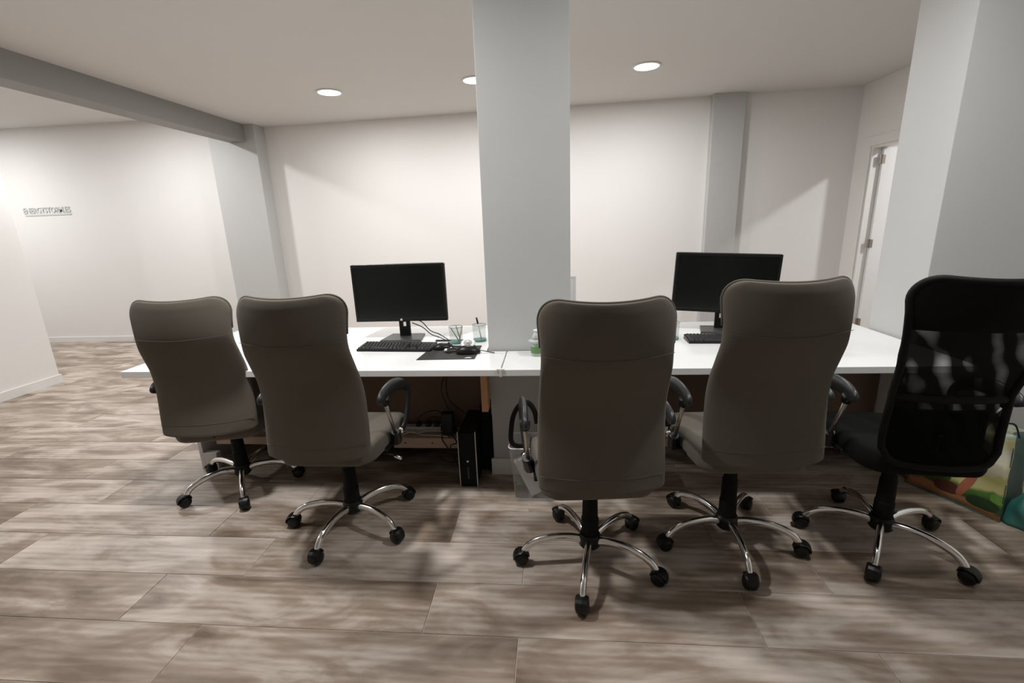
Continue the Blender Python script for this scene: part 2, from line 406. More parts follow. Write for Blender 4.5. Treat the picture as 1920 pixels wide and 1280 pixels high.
# ------------------------------------------------------------------ downlights
proto = None
for i, (x, y, z, wgt, lab) in enumerate(LAMPS):
    if proto is None:
        t = thing('ceiling_downlight', (x, y, z), 0, lab, 'ceiling light', 'round ceiling downlights')
        obj('trim_ring', LT([(.100, 0), (.118, 0), (.118, -.006), (.112, -.010), (.100, -.010)], seg=40, cap=False), M['white'], t, smooth=True)
        obj('diffuser', LT([(.001, -.0015), (.100, -.0015), (.100, -.007), (.09, -.009), (.001, -.009)], seg=40, cap=False), M['emit'], t, smooth=True)
        proto = t
    else:
        t = copy_tree(proto); t.location = (x, y, z); t['label'] = lab
    L = bpy.data.lights.new('downlight_glow', 'AREA'); L.shape = 'DISK'; L.size = .19; L.energy = LAMP_W*wgt; L.color = (1, .993, .985)
    lo = bpy.data.objects.new('downlight_glow', L); C.objects.link(lo); lo.location = (0, 0, -.016); lo.parent = t

# ------------------------------------------------------------------ wall sign
def text_mesh(name, s, size, m, parent, loc, ext=.003, w=None, rot=(PI/2, 0, 0)):
    cu = bpy.data.curves.new('tmp', 'FONT'); cu.body = s; cu.size = size; cu.extrude = ext; cu.resolution_u = 2; cu.offset = .002
    to = bpy.data.objects.new('tmp', cu); C.objects.link(to)
    dg = bpy.context.evaluated_depsgraph_get(); me = bpy.data.meshes.new_from_object(to.evaluated_get(dg))
    bpy.data.objects.remove(to); me.name = name
    xs = [v.co.x for v in me.vertices]; k = (w/(max(xs)-min(xs))) if w else 1; x0 = min(xs)
    for v in me.vertices: v.co.x = (v.co.x-x0)*k
    me.materials.clear(); o = link(name, me, m, parent); o.location = loc; o.rotation_euler = rot; return o
sg = thing('wall_sign', (-6.88, 5.769, 1.72), 0, 'small sign of grey letters over a line on the left white wall', 'sign')
text_mesh('lettering', 'ENERGYSTORM.ES', .10, M['signgrey'], sg, (0, -.004, .022), w=.67)
obj('underline', BX(.01, .67, -.006, 0, -.012, .008), M['signgrey'], sg)

# ------------------------------------------------------------------ desks
DZ = .735; DT = .032; DF = 2.06; DB = 3.045
def desk(name, pts, label, legs, panels, rails):
    t = thing(name, (0, 0, 0), 0, label, 'desk')
    obj('tabletop', PR(pts, DZ-DT, DZ), M['desk'], t, bevel=.002)
    for l in legs: obj('leg', BX(*l), M['deskedge'], t, bevel=.002)
    for p in panels: obj('modesty_panel', BX(*p), M['brownpanel'], t, bevel=.001)
    for p in rails: obj('rail', BX(*p), M['pine'], t, bevel=.002)
    return t
ld = desk('desk', [(-2.2, DF+.02), (-.246, DF), (-.246, 2.375), (-.355, 2.375), (-.355, DB), (-2.2, DB)],
     'long white desk left of the central pillar with a monitor on it',
     [(-2.17, -2.145, 2.42, 2.98, 0, DZ-DT), (-2.145, -2.06, 2.42, 2.46, 0, .10)],
     [(-2.14, -.40, 2.56, 2.578, .20, DZ-DT), (-2.14, -.36, 2.98, 2.998, 0, DZ-DT)],  # second one is unseen, added to keep the back lamps off the floor
     [(-2.06, -.93, 2.44, 2.555, .150, .20), (-.93, -.43, 2.405, 2.555, .150, .212)])
obj('brace', TB([(-2.10, 2.60, .10), (-1.70, 2.60, .55)], .025, seg=4), M['pine'], ld)
obj('leg', BX(-.47, -.40, 2.60, 2.98, 0, DZ-DT), M['brownpanel'], ld)
bt = obj('batten', BX(-.382, -.347, 2.30, 2.372, .42, DZ-DT), M['orange'], ld, bevel=.002)
for x in (-.86, -.70, -.55):
    obj('screw', LT([(.001, 0), (.005, 0), (.005, .002), (.001, .002)], seg=8, mtx=Matrix.Translation((x, 2.405, .182)) @ Matrix.Rotation(PI/2, 4, 'X')), M['black'], ld)
obj('filler_strip', BX(-.42, -.246, 2.345, 2.372, DZ+.0002, DZ+.003), M['desk'], ld, bevel=.001)
rd = desk('desk', [(-.240, DF), (1.83, DF), (1.83, 2.43), (1.83, DB), (.108, DB), (.108, 2.375), (-.240, 2.375)],
     'long white desk right of the central pillar, carrying the right monitor',
     [(1.79, 1.815, 2.42, 2.98, 0, DZ-DT)],
     [(.12, 1.78, 2.56, 2.578, .20, DZ-DT), (.12, 1.79, 2.98, 2.998, 0, DZ-DT)],  # full-height rear panel again added, unseen, to block light from behind
     [(.12, 1.78, 2.44, 2.555, .150, .20)])
obj('filler_strip', BX(-.234, .10, 2.345, 2.372, DZ+.0002, DZ+.003), M['desk'], rd, bevel=.001)
bm = bmesh.new(); box(bm, -.262, -.226, DF-.004, DF+.012, DZ-.006, DZ+.004); box(bm, -.250, -.238, DF-.005, DF-.001, DZ-DT-.002, DZ)
obj('joint_clip', bm, M['deskedge'], rd, bevel=.001)

# ------------------------------------------------------------------ monitors
def monitor():
    t = thing('computer_monitor', (0, 0, DZ), 0, 'x', 'monitor', None)
    w, h, z0 = .283, .345, .112
    obj('housing', BX(-w, w, .004, .03, z0, z0+h), M['black'], t, bevel=.008, seg=3)
    obj('rear_cover', BX(-.16, .16, .03, .055, z0+.06, z0+h-.05), M['black'], t, bevel=.012)
    bm = bmesh.new()   # bezel ring
    def fr(x0, x1, a, b): box(bm, x0, x1, -.003, .006, a, b)
    fr(-w+.002, w-.002, z0+h-.016, z0+h-.002); fr(-w+.002, w-.002, z0+.002, z0+.022); fr(-w+.002, -w+.016, z0+.022, z0+h-.016); fr(w-.016, w-.002, z0+.022, z0+h-.016)
    obj('bezel', bm, M['black'], t, bevel=.0015)
    obj('screen', BX(-w+.016, w-.016, 0, .005, z0+.022, z0+h-.016), M['screen'], t)
    bm = bmesh.new()   # neck with its cable hole
    x = .034
    for a in ((-x, x, .045, .062, .01, .072), (-x, -.010, .045, .062, .072, .100), (.010, x, .045, .062, .072, .100), (-x, x, .045, .062, .100, .30)): box(bm, *a)
    obj('stand_neck', bm, M['black'], t, bevel=.001)
    obj('stand_base', PR([(-.125, -.06), (.125, -.06), (.105, .115), (-.105, .115)], 0, .012), M['key'], t, bevel=.003)
    bm = bmesh.new(); lathe(bm, [(.001, 0), (.007, 0), (.007, .0012), (.001, .0012)], seg=16, mtx=Matrix.Translation((0, -.003, z0+.012)) @ Matrix.Rotation(PI/2, 4, 'X'))
    obj('badge', bm, M['signgrey'], t)
    return t
m1 = monitor(); m1.location = (-.905, 2.68, DZ); m1['label'] = 'black monitor with a dark screen on the left desk, left of the pillar'; m1['group'] = 'black desk monitors'
m2 = copy_tree(m1); m2.location = (1.0, 2.76, DZ); m2.rotation_euler = (0, 0, R(-8.4))
for ch in m2.children:          # the screen sits slightly crooked on its stand
    if ch.name.split('.')[0] in ('housing', 'rear_cover', 'bezel', 'screen', 'badge'):
        a = R(2.5); ch.rotation_euler = (0, a, 0); ch.location = (-.284*math.sin(a), 0, .284*(1-math.cos(a)))
m2['label'] = 'black monitor on the right desk, partly behind the fourth chair'

# ------------------------------------------------------------------ keyboards
def keyboard():
    t = thing('keyboard', (0, 0, DZ), 0, 'x', 'keyboard')
    bm = bmesh.new()
    pr = [(-.066, 0), (.066, 0), (.066, .024), (-.066, .013)]
    a = [bm.verts.new((-.215, y, z)) for y, z in pr]; b = [bm.verts.new((.215, y, z)) for y, z in pr]
    bm.faces.new(a); bm.faces.new(b[::-1])
    for i in range(4): bm.faces.new((a[i], b[i], b[(i+1) % 4], a[(i+1) % 4]))
    obj('case', bm, M['black'], t, bevel=.003)
    bm = bmesh.new()
    def key(x, y, w, d=.015):
        z = .013+(y+.066)/.132*.011
        lo = [bm.verts.new((x+sx*w/2, y+sy_*d/2, z-.001)) for sx, sy_ in ((-1, -1), (1, -1), (1, 1), (-1, 1))]
        hi = [bm.verts.new((x+sx*(w/2-.0022), y+sy_*(d/2-.0022), z+.007)) for sx, sy_ in ((-1, -1), (1, -1), (1, 1), (-1, 1))]
        bm.faces.new(hi); 
        for i in range(4): bm.faces.new((lo[i], lo[(i+1) % 4], hi[(i+1) % 4], hi[i]))
    rows = [-.052, -.033, -.014, .005, .024, .047]
    for r, y in enumerate(rows):
        if r == 0:
            for x, w in ((-.198, .022), (-.174, .02), (-.151, .02), (-.083, .108), (-.016, .02), (.007, .02), (.030, .02), (.053, .022)): key(x, y, w)
        else:
            x = -.208; n = 0
            while x < .062:
                w = .0165
                if n == 0 and r < 4: w = .030-.003*r
                if x+w > .045 and r < 5: w = .066-x
                key(x+w/2, y, w-.001); x += w+.0022; n += 1
        if r in (0, 3, 4, 5) or r == 1:
            for k in range(3):
                if r == 1 and k != 1: continue
                key(.084+k*.019, y, .0165)
        for k in range(4):
            if r < 5: key(.148+k*.019, y, .0165)
    tag(obj('keys', bm, M['key'], t), kind='stuff')
    return t
k1 = keyboard(); k1.location = (-.872, 2.465, DZ); k1.rotation_euler = (0, 0, R(-4)); k1['label'] = 'black keyboard in front of the left monitor'; k1['group'] = 'black keyboards'
k2 = copy_tree(k1); k2.location = (.955, 2.545, DZ); k2.rotation_euler = (0, 0, R(-3)); k2['label'] = 'black keyboard before the right monitor, mostly hidden by the fourth chair'

# ------------------------------------------------------------------ mouse pad and small things
pad = thing('mouse_pad', (-.548, 2.37, DZ), R(0), 'black cloth mouse pad beside the left keyboard', 'mouse pad')
obj('pad', PR([(-.150, -.138), (.152, -.130), (.152, .133), (-.128, .140)], 0, .003), M['mat'], pad, bevel=.001)
obj('logo_patch', PR([(.098, -.118), (.132, -.116), (.134, -.108), (.118, -.100), (.102, -.108)], .003, .0035), M['white'], pad)
def mouse():
    t = thing('computer_mouse', (0, 0, 0), 0, 'x', 'mouse', 'black mice on the mouse pad')
    bm = bmesh.new(); bmesh.ops.create_uvsphere(bm, u_segments=20, v_segments=12, radius=1)
    for v in bm.verts:
        x, y, z = v.co; z = max(z, -.15)
        v.co = (x*.031*(1+.12*y*y), y*.057, (z+.15)*.030*(1-.15*y))
    obj('shell', bm, M['black'], t, smooth=True)
    bm = bmesh.new(); lathe(bm, [(.001, -.003), (.007, -.003), (.007, .003), (.001, .003)], seg=14, mtx=Matrix.Translation((0, .03, .027)) @ Matrix.Rotation(PI/2, 4, 'Y'))
    obj('scroll_wheel', bm, M['key'], t)
    obj('cord', TB(spline([(0, .055, .01), (.01, .09, .004), (.03, .12, .003)], 6), .0018, seg=6), M['black'], t, smooth=True)
    return t
ms = mouse(); ms.location = (-.60, 2.44, DZ+.003); ms.rotation_euler = (0, 0, R(-62)); ms['label'] = 'black mouse on the pad, right beside the keyboard'
ms2 = copy_tree(ms); ms2.location = (-.445, 2.345, DZ+.003); ms2.rotation_euler = (0, 0, R(-80)); ms2['label'] = 'black mouse at the right of the pad, under the white ring'
ms2.scale = (1.15, 1.15, 1.25)
rg = thing('round_webcam', (-.452, 2.385, DZ+.044), 0, 'round white ringed disc lying on black mouse on pad', 'webcam')
rot = Matrix.Rotation(R(28), 4, 'X')
obj('ring', LT([(.022, .006), (.026, .010), (.036, .009), (.040, .003), (.036, -.004), (.022, -.004)], seg=32, mtx=rot, cap=True), M['white'], rg, smooth=True)
obj('lens_well', LT([(.001, .004), (.0215, .009), (.0215, .0105), (.001, .006)], seg=24, mtx=rot, cap=False), M['carton'], rg, smooth=True)
bm = bmesh.new(); bmesh.ops.create_uvsphere(bm, u_segments=14, v_segments=8, radius=.010); bmesh.ops.transform(bm, matrix=rot @ Matrix.Translation((0, 0, .012)), verts=bm.verts)
obj('ball', bm, M['white'], rg, smooth=True)
eb = thing('earphones', (-.572, 2.375, DZ+.003), 0, 'small white earbud with thin black cord on the mouse pad', 'earphones')
bm = bmesh.new(); bmesh.ops.create_uvsphere(bm, u_segments=12, v_segments=8, radius=.011)
for v in bm.verts: v.co = (v.co.x, v.co.y*1.3, v.co.z*.8+.010)
obj('bud', bm, M['white'], eb, smooth=True)
obj('bud_stem', TB([(.008, .01, .008), (.02, .05, .012)], .0028, seg=6), M['white'], eb)
obj('cord', TB(spline([(.0, -.012, .006), (.02, -.03, .004), (.05, -.01, .008), (.07, .012, .006), (.04, .02, .012), (.01, .0, .016), (.03, -.02, .010), (.075, -.012, .006)], 8), .0035, seg=6), M['black'], eb, smooth=True)
obj('desk_ruler', BX(-.69, -.40, 2.615, 2.632, DZ, DZ+.008), M['black'], bevel=.001)
tag(bpy.data.objects['desk_ruler'], 'long thin dark bar lying behind the green cups', 'ruler'); bpy.data.objects['desk_ruler'].rotation_euler = (0, 0, 0)
# monitor cables on the desk
for j, pts in enumerate((
    [(-.862, 2.74, .845), (-.80, 2.73, .835), (-.74, 2.70, .785), (-.68, 2.68, .765), (-.62, 2.64, .742), (-.575, 2.60, .7395)],
    [(-.862, 2.745, .825), (-.79, 2.72, .80), (-.73, 2.68, .765), (-.67, 2.66, .748), (-.61, 2.61, .7395), (-.545, 2.58, .7395)])):
    tag(obj('monitor_cable', TB(spline(pts, 8), .003, seg=6), M['black'], smooth=True), ['upper', 'lower'][j]+' black cable curving from left monitor stand to the cups', 'cable', 'cables behind the left monitor')
tag(obj('thin_wire', TB(spline([(-.69, 2.66, .738), (-.64, 2.63, .77), (-.596, 2.58, .80)], 6), .0012, seg=5), M['signgrey'], smooth=True), 'thin grey wire leaning against the left green cup', 'wire')

# mesh cups
def cup(loc, label):
    t = thing('pencil_cup', loc, 0, label, 'pencil cup', 'green mesh pencil cups')
    obj('mesh_wall', LT([(.037, .004), (.040, .097)], seg=32, cap=False), M['meshcup'], t, smooth=True)
    bm = bmesh.new()
    tube(bm, [(.0402*math.cos(a), .0402*math.sin(a), .098) for a in [2*PI*i/32 for i in range(32)]], .0016, seg=6, closed=True)
    obj('rim', bm, M['meshcupbase'], t, smooth=True)
    obj('cup_base', LT([(.001, 0), (.038, 0), (.039, .012), (.001, .012)], seg=32, cap=False), M['meshcupbase'], t)
    return t
c1 = cup((-.555, 2.575, DZ), 'green mesh pencil cup with a green ruler in it, left of the other cup')
c2 = copy_tree(c1); c2.location = (-.425, 2.62, DZ); c2['label'] = 'green mesh pencil cup holding a black pen, beside the pillar'
c3 = copy_tree(c1); c3.location = (.672, 2.60, DZ); c3['label'] = 'green mesh cup on the right desk, peeking out beside the third chair'
def stick(name, a, b, r, m, label, cat='pen', flat=1.0, tip=None):
    t = thing(name, a, 0, label, cat); d = Vector(b)-Vector(a)
    obj('barrel', TB([(0, 0, 0), tuple(d)], r, seg=8, flat=flat), m, t, smooth=flat == 1)
    if tip: obj('cap', TB([tuple(d*.72), tuple(d*1.02)], r*1.5, seg=8), tip, t, smooth=True)
    return t
stick('pen', (-.415, 2.62, DZ+.013), (-.440, 2.635, DZ+.135), .0035, M['white'], 'black capped pen standing in the cup beside the pillar', tip=M['black'])
stick('ruler', (-.540, 2.575, DZ+.013), (-.583, 2.57, DZ+.093), .010, M['glassgreen'], 'dark green flat ruler leaning in the left cup', 'ruler', flat=.25)
stick('pencil', (-.535, 2.59, DZ+.013), (-.555, 2.585, DZ+.105), .003, M['glassgreen'], 'thin green pencil upright in the left cup', 'pencil')
stick('pencil', (-.535, 2.56, DZ+.013), (-.522, 2.60, DZ+.095), .004, M['pine'], 'pale wooden pencil leaning in the left cup', 'pencil')

# dispenser bottle beside the third chair
bo = thing('dispenser_bottle', (-.078, 2.30, DZ), 0, 'clear bottle with green label and white cone nozzle left of third chair', 'bottle')
obj('body', LT([(.001, 0), (.028, 0), (.032, .006), (.032, .060), (.022, .072), (.001, .072)], seg=24, cap=False), M['clearb'], bo, smooth=True)
obj('label_band', LT([(.0325, .016), (.0325, .052)], seg=24, cap=False), M['greenp'], bo, smooth=True)
obj('collar', LT([(.030, .070), (.046, .079), (.046, .083), (.030, .088)], seg=24, cap=True), M['clearb'], bo, smooth=True)
obj('cone_nozzle', LT([(.030, .088), (.012, .122), (.012, .126), (.018, .130), (.018, .136), (.001, .138)], seg=24, cap=True), M['white'], bo, smooth=True)

# white board standing behind the pillar
wb = thing('framed_board', (-.035, 2.93, DZ), 0, 'thin white framed board standing on the desk behind the pillar', 'picture frame')
obj('panel', BX(-.18, .175, .004, .012, .006, .325), M['white'], wb)
bm = bmesh.new()
for a in ((-.19, .19, 0, .018, 0, .014), (-.19, .19, 0, .018, .318, .332), (-.19, -.176, 0, .018, .014, .318), (.176, .19, 0, .018, .014, .318)): box(bm, *a)
obj('frame', bm, M['base'], wb, bevel=.002)

# ------------------------------------------------------------------ under the desk
pc = thing('desktop_computer', (-.466, 2.25, 0), 0, 'slim black desktop computer with silver front edges standing under the left desk', 'computer')
obj('case', BX(-.046, .046, .01, .39, .004, .322), M['black'], pc, bevel=.003)
obj('front_panel', BX(-.045, .045, -.004, .01, .004, .322), M['blackm'], pc, bevel=.002)
for s in (-1, 1): obj('side_strip', BX(s*.0475-.0022, s*.0475+.0022, -.008, .008, .002, .326), M['silver'], pc, bevel=.001)
obj('power_button', LT([(.001, 0), (.006, 0), (.006, .002), (.001, .002)], seg=16, mtx=Matrix.Translation((0, -.004, .155)) @ Matrix.Rotation(PI/2, 4, 'X'), cap=False), M['white'], pc)
obj('slot', BX(-.004, .004, -.0055, -.004, .05, .12), M['key'], pc)
obj('top_vent', BX(-.034, .034, .33, .385, .322, .326), M['key'], pc, bevel=.002)
bc = thing('dark_box', (-.388, 2.43, 0), 0, 'dark stepped box between the slim computer and the pillar', 'box')
obj('lower_box', BX(-.028, .030, 0, .12, .0, .30), M['blackm'], bc, bevel=.003); obj('upper_box', BX(-.028, .022, .01, .11, .30, .40), M['blackm'], bc, bevel=.003)
pb = thing('power_brick', (-.602, 2.43, .2125), 0, 'black power adapter standing on the wooden rail among the cables', 'power adapter')
obj('body', BX(-.04, .03, -.02, .03, 0.02, .15), M['black'], pb, bevel=.008, seg=3)
obj('foot_coil', TB([(.05*math.cos(a)-.005, .035*math.sin(a)+.03, .006+.004*k/3) for k, a in enumerate([2*PI*i/12 for i in range(36)])], .003, seg=5), M['black'], pb, smooth=True)
ps = thing('power_strip', (-.80, 2.50, .2122), 0, 'white power strip with plugs on the wooden rail under the left desk', 'power strip')
obj('strip', BX(-.13, .16, -.02, .03, 0, .035), M['cable_w'], ps, bevel=.004)
for x in (.0, .06, .11): obj('plug', BX(x-.014, x+.014, -.018, .016, .035, .060), M['black'], ps, bevel=.004)
for j, pts in enumerate(([(-.93, 2.47, .218), (-.87, 2.45, .235), (-.80, 2.455, .222), (-.72, 2.45, .24), (-.64, 2.46, .23)], [(-.92, 2.455, .222), (-.89, 2.44, .218), (-.83, 2.44, .236), (-.77, 2.44, .217), (-.66, 2.42, .222), (-.6, 2.38, .235)])):
    tag(obj('white_cable', TB(spline(pts, 8), .004, seg=6), M['cable_w'], smooth=True), 'white cable snaking along the wooden rail, '+('rear one' if j == 0 else 'front one'), 'cable', 'white cables on the rail')
cabs = [
 ([(-.50, 2.53, .70), (-.51, 2.50, .66), (-.55, 2.49, .61), (-.62, 2.48, .56), (-.64, 2.47, .48), (-.615, 2.46, .40), (-.60, 2.455, .37)], 'black cable looping from the desk underside to the power adapter'),
 ([(-.575, 2.53, .70), (-.60, 2.5, .60), (-.615, 2.49, .5), (-.60, 2.48, .42), (-.55, 2.46, .38), (-.50, 2.45, .345)], 'black cable hanging straight beside the looping one'),
 ([(-.80, 2.495, .275), (-.79, 2.47, .31), (-.74, 2.45, .35), (-.68, 2.44, .37), (-.64, 2.43, .36)], 'black plug lead arching from the strip to the adapter'),
 ([(-.74, 2.495, .275), (-.735, 2.46, .30), (-.70, 2.44, .33), (-.64, 2.42, .335)], 'shorter black plug lead under the arching one'),
 ([(-.62, 2.40, .30), (-.635, 2.385, .22), (-.60, 2.38, .15), (-.65, 2.37, .12), (-.60, 2.365, .085), (-.53, 2.37, .10), (-.516, 2.40, .16)], 'tangled black cable drooping over the front of the wooden rail'),
 ([(-.56, 2.41, .33), (-.58, 2.385, .26), (-.55, 2.38, .2), (-.59, 2.38, .17), (-.545, 2.38, .05), (-.517, 2.40, .04)], 'black cable falling to the floor beside the slim computer'),
]
for pts, lab in cabs:
    tag(obj('power_cable', TB(spline(pts, 8), .0035, seg=6), M['black'], smooth=True), lab, 'cable', 'black cables under the left desk')

# waste bin
bn = thing('waste_bin', (-.098, 2.195, 0), 0, 'clear plastic waste bin with white rim beside the third chair', 'waste bin')
def rrect(hx, hy, r, z, n=5):
    out = []
    for cx_, cy_, a0 in ((hx-r, hy-r, 0), (-hx+r, hy-r, PI/2), (-hx+r, -hy+r, PI), (hx-r, -hy+r, 3*PI/2)):
        for i in range(n+1):
            a = a0+PI/2*i/n; out.append((cx_+r*math.cos(a), cy_+r*math.sin(a), z))
    return out
def loft(bm, rings, capb=True, capt=False):
    V = [[bm.verts.new(p) for p in r] for r in rings]
    for a, b in zip(V, V[1:]):
        k = len(a)
        for j in range(k): bm.faces.new((a[j], a[(j+1) % k], b[(j+1) % k], b[j]))
    if capb: bm.faces.new(V[0][::-1])
    if capt: bm.faces.new(V[-1])
bm = bmesh.new(); loft(bm, [rrect(.105, .075, .02, .004), rrect(.128, .092, .025, .305)])
obj('bin_wall', bm, M['clear'], bn, smooth=True)
obj('rim', TB(rrect(.1285, .0925, .025, .305), .0035, seg=6, closed=True), M['white'], bn, smooth=True)
bm = bmesh.new(); loft(bm, [rrect(.106, .076, .02, .0), rrect(.108, .078, .02, .02)], True, False); obj('bin_base', bm, M['clearb'], bn)
ct = thing('carton', (-.155, 2.165, .03), 0, 'grey carton leaning inside the clear waste bin', 'box')
bm = BX(-.030, .030, -.03, .03, 0, .21); bmesh.ops.transform(bm, matrix=Matrix.Rotation(R(-24), 4, 'Y') @ Matrix.Rotation(R(12), 4, 'Z'), verts=bm.verts)
for v in bm.verts: v.co.x += .06
obj('carton_body', bm, M['carton'], ct, bevel=.002)
for o in [x for x in ct.children]: pass
bm = BX(-.022, .022, -.006, .006, 0, .15); bmesh.ops.transform(bm, matrix=Matrix.Rotation(R(-18), 4, 'Y'), verts=bm.verts)
o = obj('packet', bm, M['blue'], None, bevel=.003); o.location = (-.04, 2.235, .06); tag(o, 'dark blue packet beside the carton in the waste bin', 'packet')
bm = bmesh.new(); bmesh.ops.create_icosphere(bm, subdivisions=2, radius=.04)
for v in bm.verts: v.co = (v.co.x*1.5, v.co.y, v.co.z*.8+random.uniform(-.006, .006))
o = obj('crumpled_wrapper', bm, M['greenp']); o.location = (-.125, 2.235, .05); tag(o, 'crumpled green wrapper at the bottom of the clear bin', 'wrapper')
# strap
sp2 = spline([(-.075, 1.98, .50), (-.085, 1.98, .56), (-.115, 1.985, .60), (-.155, 1.99, .585), (-.185, 2.0, .53), (-.20, 2.02, .45), (-.205, 2.06, .37), (-.185, 2.10, .325), (-.13, 2.12, .314), (-.07, 2.13, .314)], 8)
tag(obj('shoulder_strap', TB(sp2, .012, seg=8, flat=.3, updir=(.3, -1, 0)), M['blackm'], smooth=True), 'black strap loop draped onto the rim of the clear waste bin', 'strap')

# shopping bag
bg = thing('shopping_bag', (1.935, 2.18, 0), math.atan2(-.894, .447), 'shopping bag printed with vegetables, standing by the right pillar behind the black chair', 'bag')
W2, D2, Hh = .19, .17, .42
def bagface(x0, x1, y0, y1, n, mfun):
    bm = bmesh.new(); g = []
    for j in range(13):
        row = []
        for i in range(n+1):
            u = i/n; v = j/12; p = mfun(u, v); row.append(bm.verts.new(p))
        g.append(row)
    for j in range(12):
        for i in range(n): bm.faces.new((g[j][i], g[j][i+1], g[j+1][i+1], g[j+1][i]))
    return bm
def wob(u, v): return .010*math.sin(9*u+4*v)*math.sin(PI*u)*v + .006*math.sin(15*v+3*u)
def fx(u, v): return -W2+2*W2*u-(.02*v if u > .5 else -.02*v)*abs(2*u-1)
# local frame: x along the printed face, -y faces the room
def bf(o_, sol=True):
    s = o_.modifiers.new('solidify', 'SOLIDIFY'); s.thickness = .003; return o_
bf(obj('printed_panel', bagface(0, 0, 0, 0, 16, lambda u, v: (fx(u, v), wob(u, v)+.02*v, Hh*v*(1-.03*math.sin(PI*u)))), M['bag'], bg, smooth=True))
bf(obj('rear_panel', bagface(0, 0, 0, 0, 16, lambda u, v: (fx(u, v), D2-wob(u, v)-.02*v, Hh*v*.97)), M['bag'], bg, smooth=True))
bf(obj('side_panel', bagface(0, 0, 0, 0, 8, lambda u, v: (W2-.02*v-.03*math.sin(PI*u)*v, .02*v+(D2-.04*v)*u, Hh*v*.97)), M['sidegreen'], bg, smooth=True))
bf(obj('side_panel', bagface(0, 0, 0, 0, 8, lambda u, v: (-W2+.02*v+.03*math.sin(PI*u)*v, .02*v+(D2-.04*v)*u, Hh*v*.97)), M['sidegreen'], bg, smooth=True))
obj('bag_base', BX(-W2, W2, 0, D2, .001, .005), M['teal'], bg)
obj('bag_handle', TB(spline([(.10, .02, Hh-.02), (.12, .015, Hh+.03), (.155, .02, Hh+.045), (.175, .03, Hh-.01)], 6), .010, seg=6, flat=.3), M['blackm'], bg, smooth=True)
o = obj('teal_sack', bagface(0, 0, 0, 0, 30, lambda u, v: ((.10-.085*max(0, v-.45)/.55+.012*math.sin(6*PI*u+5*v))*math.cos(2*PI*u), (.07-.06*max(0, v-.45)/.55+.010*math.sin(10*PI*u+7*v))*math.sin(2*PI*u), .15*min(1, v*1.3)+.012*math.sin(8*PI*u+3*v)*v)), M['teal'], None, smooth=True)
o.location = (2.14, 1.99, 0); bf(o); tag(o, 'crumpled teal sack at the far right behind the shopping bag', 'bag')

# ------------------------------------------------------------------ office chairs
YP = [(.47, -.270), (.55, -.264), (.65, -.254), (.74, -.249), (.82, -.262), (.90, -.298), (.95, -.320), (1.0, -.334), (1.08, -.339), (1.17, -.337)]
HG = [(.47, .224), (.60, .224), (.75, .220), (.90, .214), (.995, .209), (1.03, .211), (1.10, .216), (1.17, .218)]
HB = [(.47, .182), (.60, .182), (.75, .178), (.85, .185), (1.0, .208), (1.10, .222), (1.17, .224)]
YG = YP; YB = [(.47, -.258), (.60, -.250), (.75, -.256), (.88, -.295), (1.0, -.345), (1.08, -.372), (1.17, -.385)]
HP = HG
ZB, ZT = .483, 1.170
def backpt(u, z, rt=.075, rb=.012, wrap=.035):
    hw = lerp_tab(HP, z)
    if z > ZT-rt:
        t = min(1, (z-(ZT-rt))/rt); hw -= rt*(1-math.sqrt(max(0, 1-t*t)))
    if z < ZB+rb:
        t = min(1, ((ZB+rb)-z)/rb); hw -= rb*(1-math.sqrt(max(0, 1-t*t)))
    x = u*hw; y = lerp_tab(YP, z)+(wrap+.03*max(0, (z-.95)/.2))*(x/.21)**2
    top = max(0, (z-.95)/(ZT-.95)); bot = max(0, (.62-z)/.15)
    zz = z+top**2*(.016*(x/.2)**2-.006)+bot**2*.012*((x/.21)**2)
    return Vector((x, y, zz))
def zlevels():
    zs = []
    n = 8
    for i in range(n+1): zs.append(ZB+.018*(1-math.cos(PI/2*i/n)))
    k = 16
    for i in range(1, k): zs.append(ZB+.018+(ZT-.075-ZB-.018)*i/k)
    for i in range(n+3): zs.append(ZT-.075+.075*math.sin(PI/2*i/(n+2)))
    return zs
def shell(th, zs=None, nu=16, wrap=.035, rb=.012):
    bm = bmesh.new(); zs = zs or zlevels(); F = []; B = []
    for z in zs:
        fr, br = [], []
        for i in range(nu+1):
            s = 2*i/nu-1; u = math.copysign(1-(1-abs(s))**1.35, s)
            p = backpt(u, z, wrap=wrap, rb=rb)
            e = min(1, (1-abs(u))*6); ev = min(1, (zs[-1]-z)/.03, (z-zs[0])/.03+.6)
            f = .45+.55*math.sqrt(max(0, min(e, ev)))
            n = Vector((0, 1, .12)).normalized()
            fr.append(bm.verts.new(p+n*th*f)); br.append(bm.verts.new(p-n*th*.55*f))
        F.append(fr); B.append(br)
    def fq(a, b, c, d): bm.faces.new((a, b, c, d))
    for j in range(len(zs)-1):
        for i in range(nu):
            fq(F[j][i], F[j][i+1], F[j+1][i+1], F[j+1][i]); fq(B[j][i+1], B[j][i], B[j+1][i], B[j+1][i+1])
        fq(F[j][0], F[j+1][0], B[j+1][0], B[j][0]); fq(F[j][nu], B[j][nu], B[j+1][nu], F[j+1][nu])
    for i in range(nu):
        fq(F[0][i+1], F[0][i], B[0][i], B[0][i+1]); fq(F[-1][i], F[-1][i+1], B[-1][i+1], B[-1][i])
    return bm
def outline(z0, z1, rt=.075, rb=.018, off=0., wrap=.035, n=14):
    """points up the left edge, over the top and down the right edge"""
    L = []
    zs = [z for z in zlevels() if z0 <= z <= z1]
    for z in zs: L.append(backpt(-1, z, rb=rb, wrap=wrap))
    for i in range(1, n): L.append(backpt(-1+2*i/n, zs[-1], rb=rb, wrap=wrap))
    for z in zs[::-1]: L.append(backpt(1, z, rb=rb, wrap=wrap))
    return [p+Vector((0, off, 0)) for p in L]
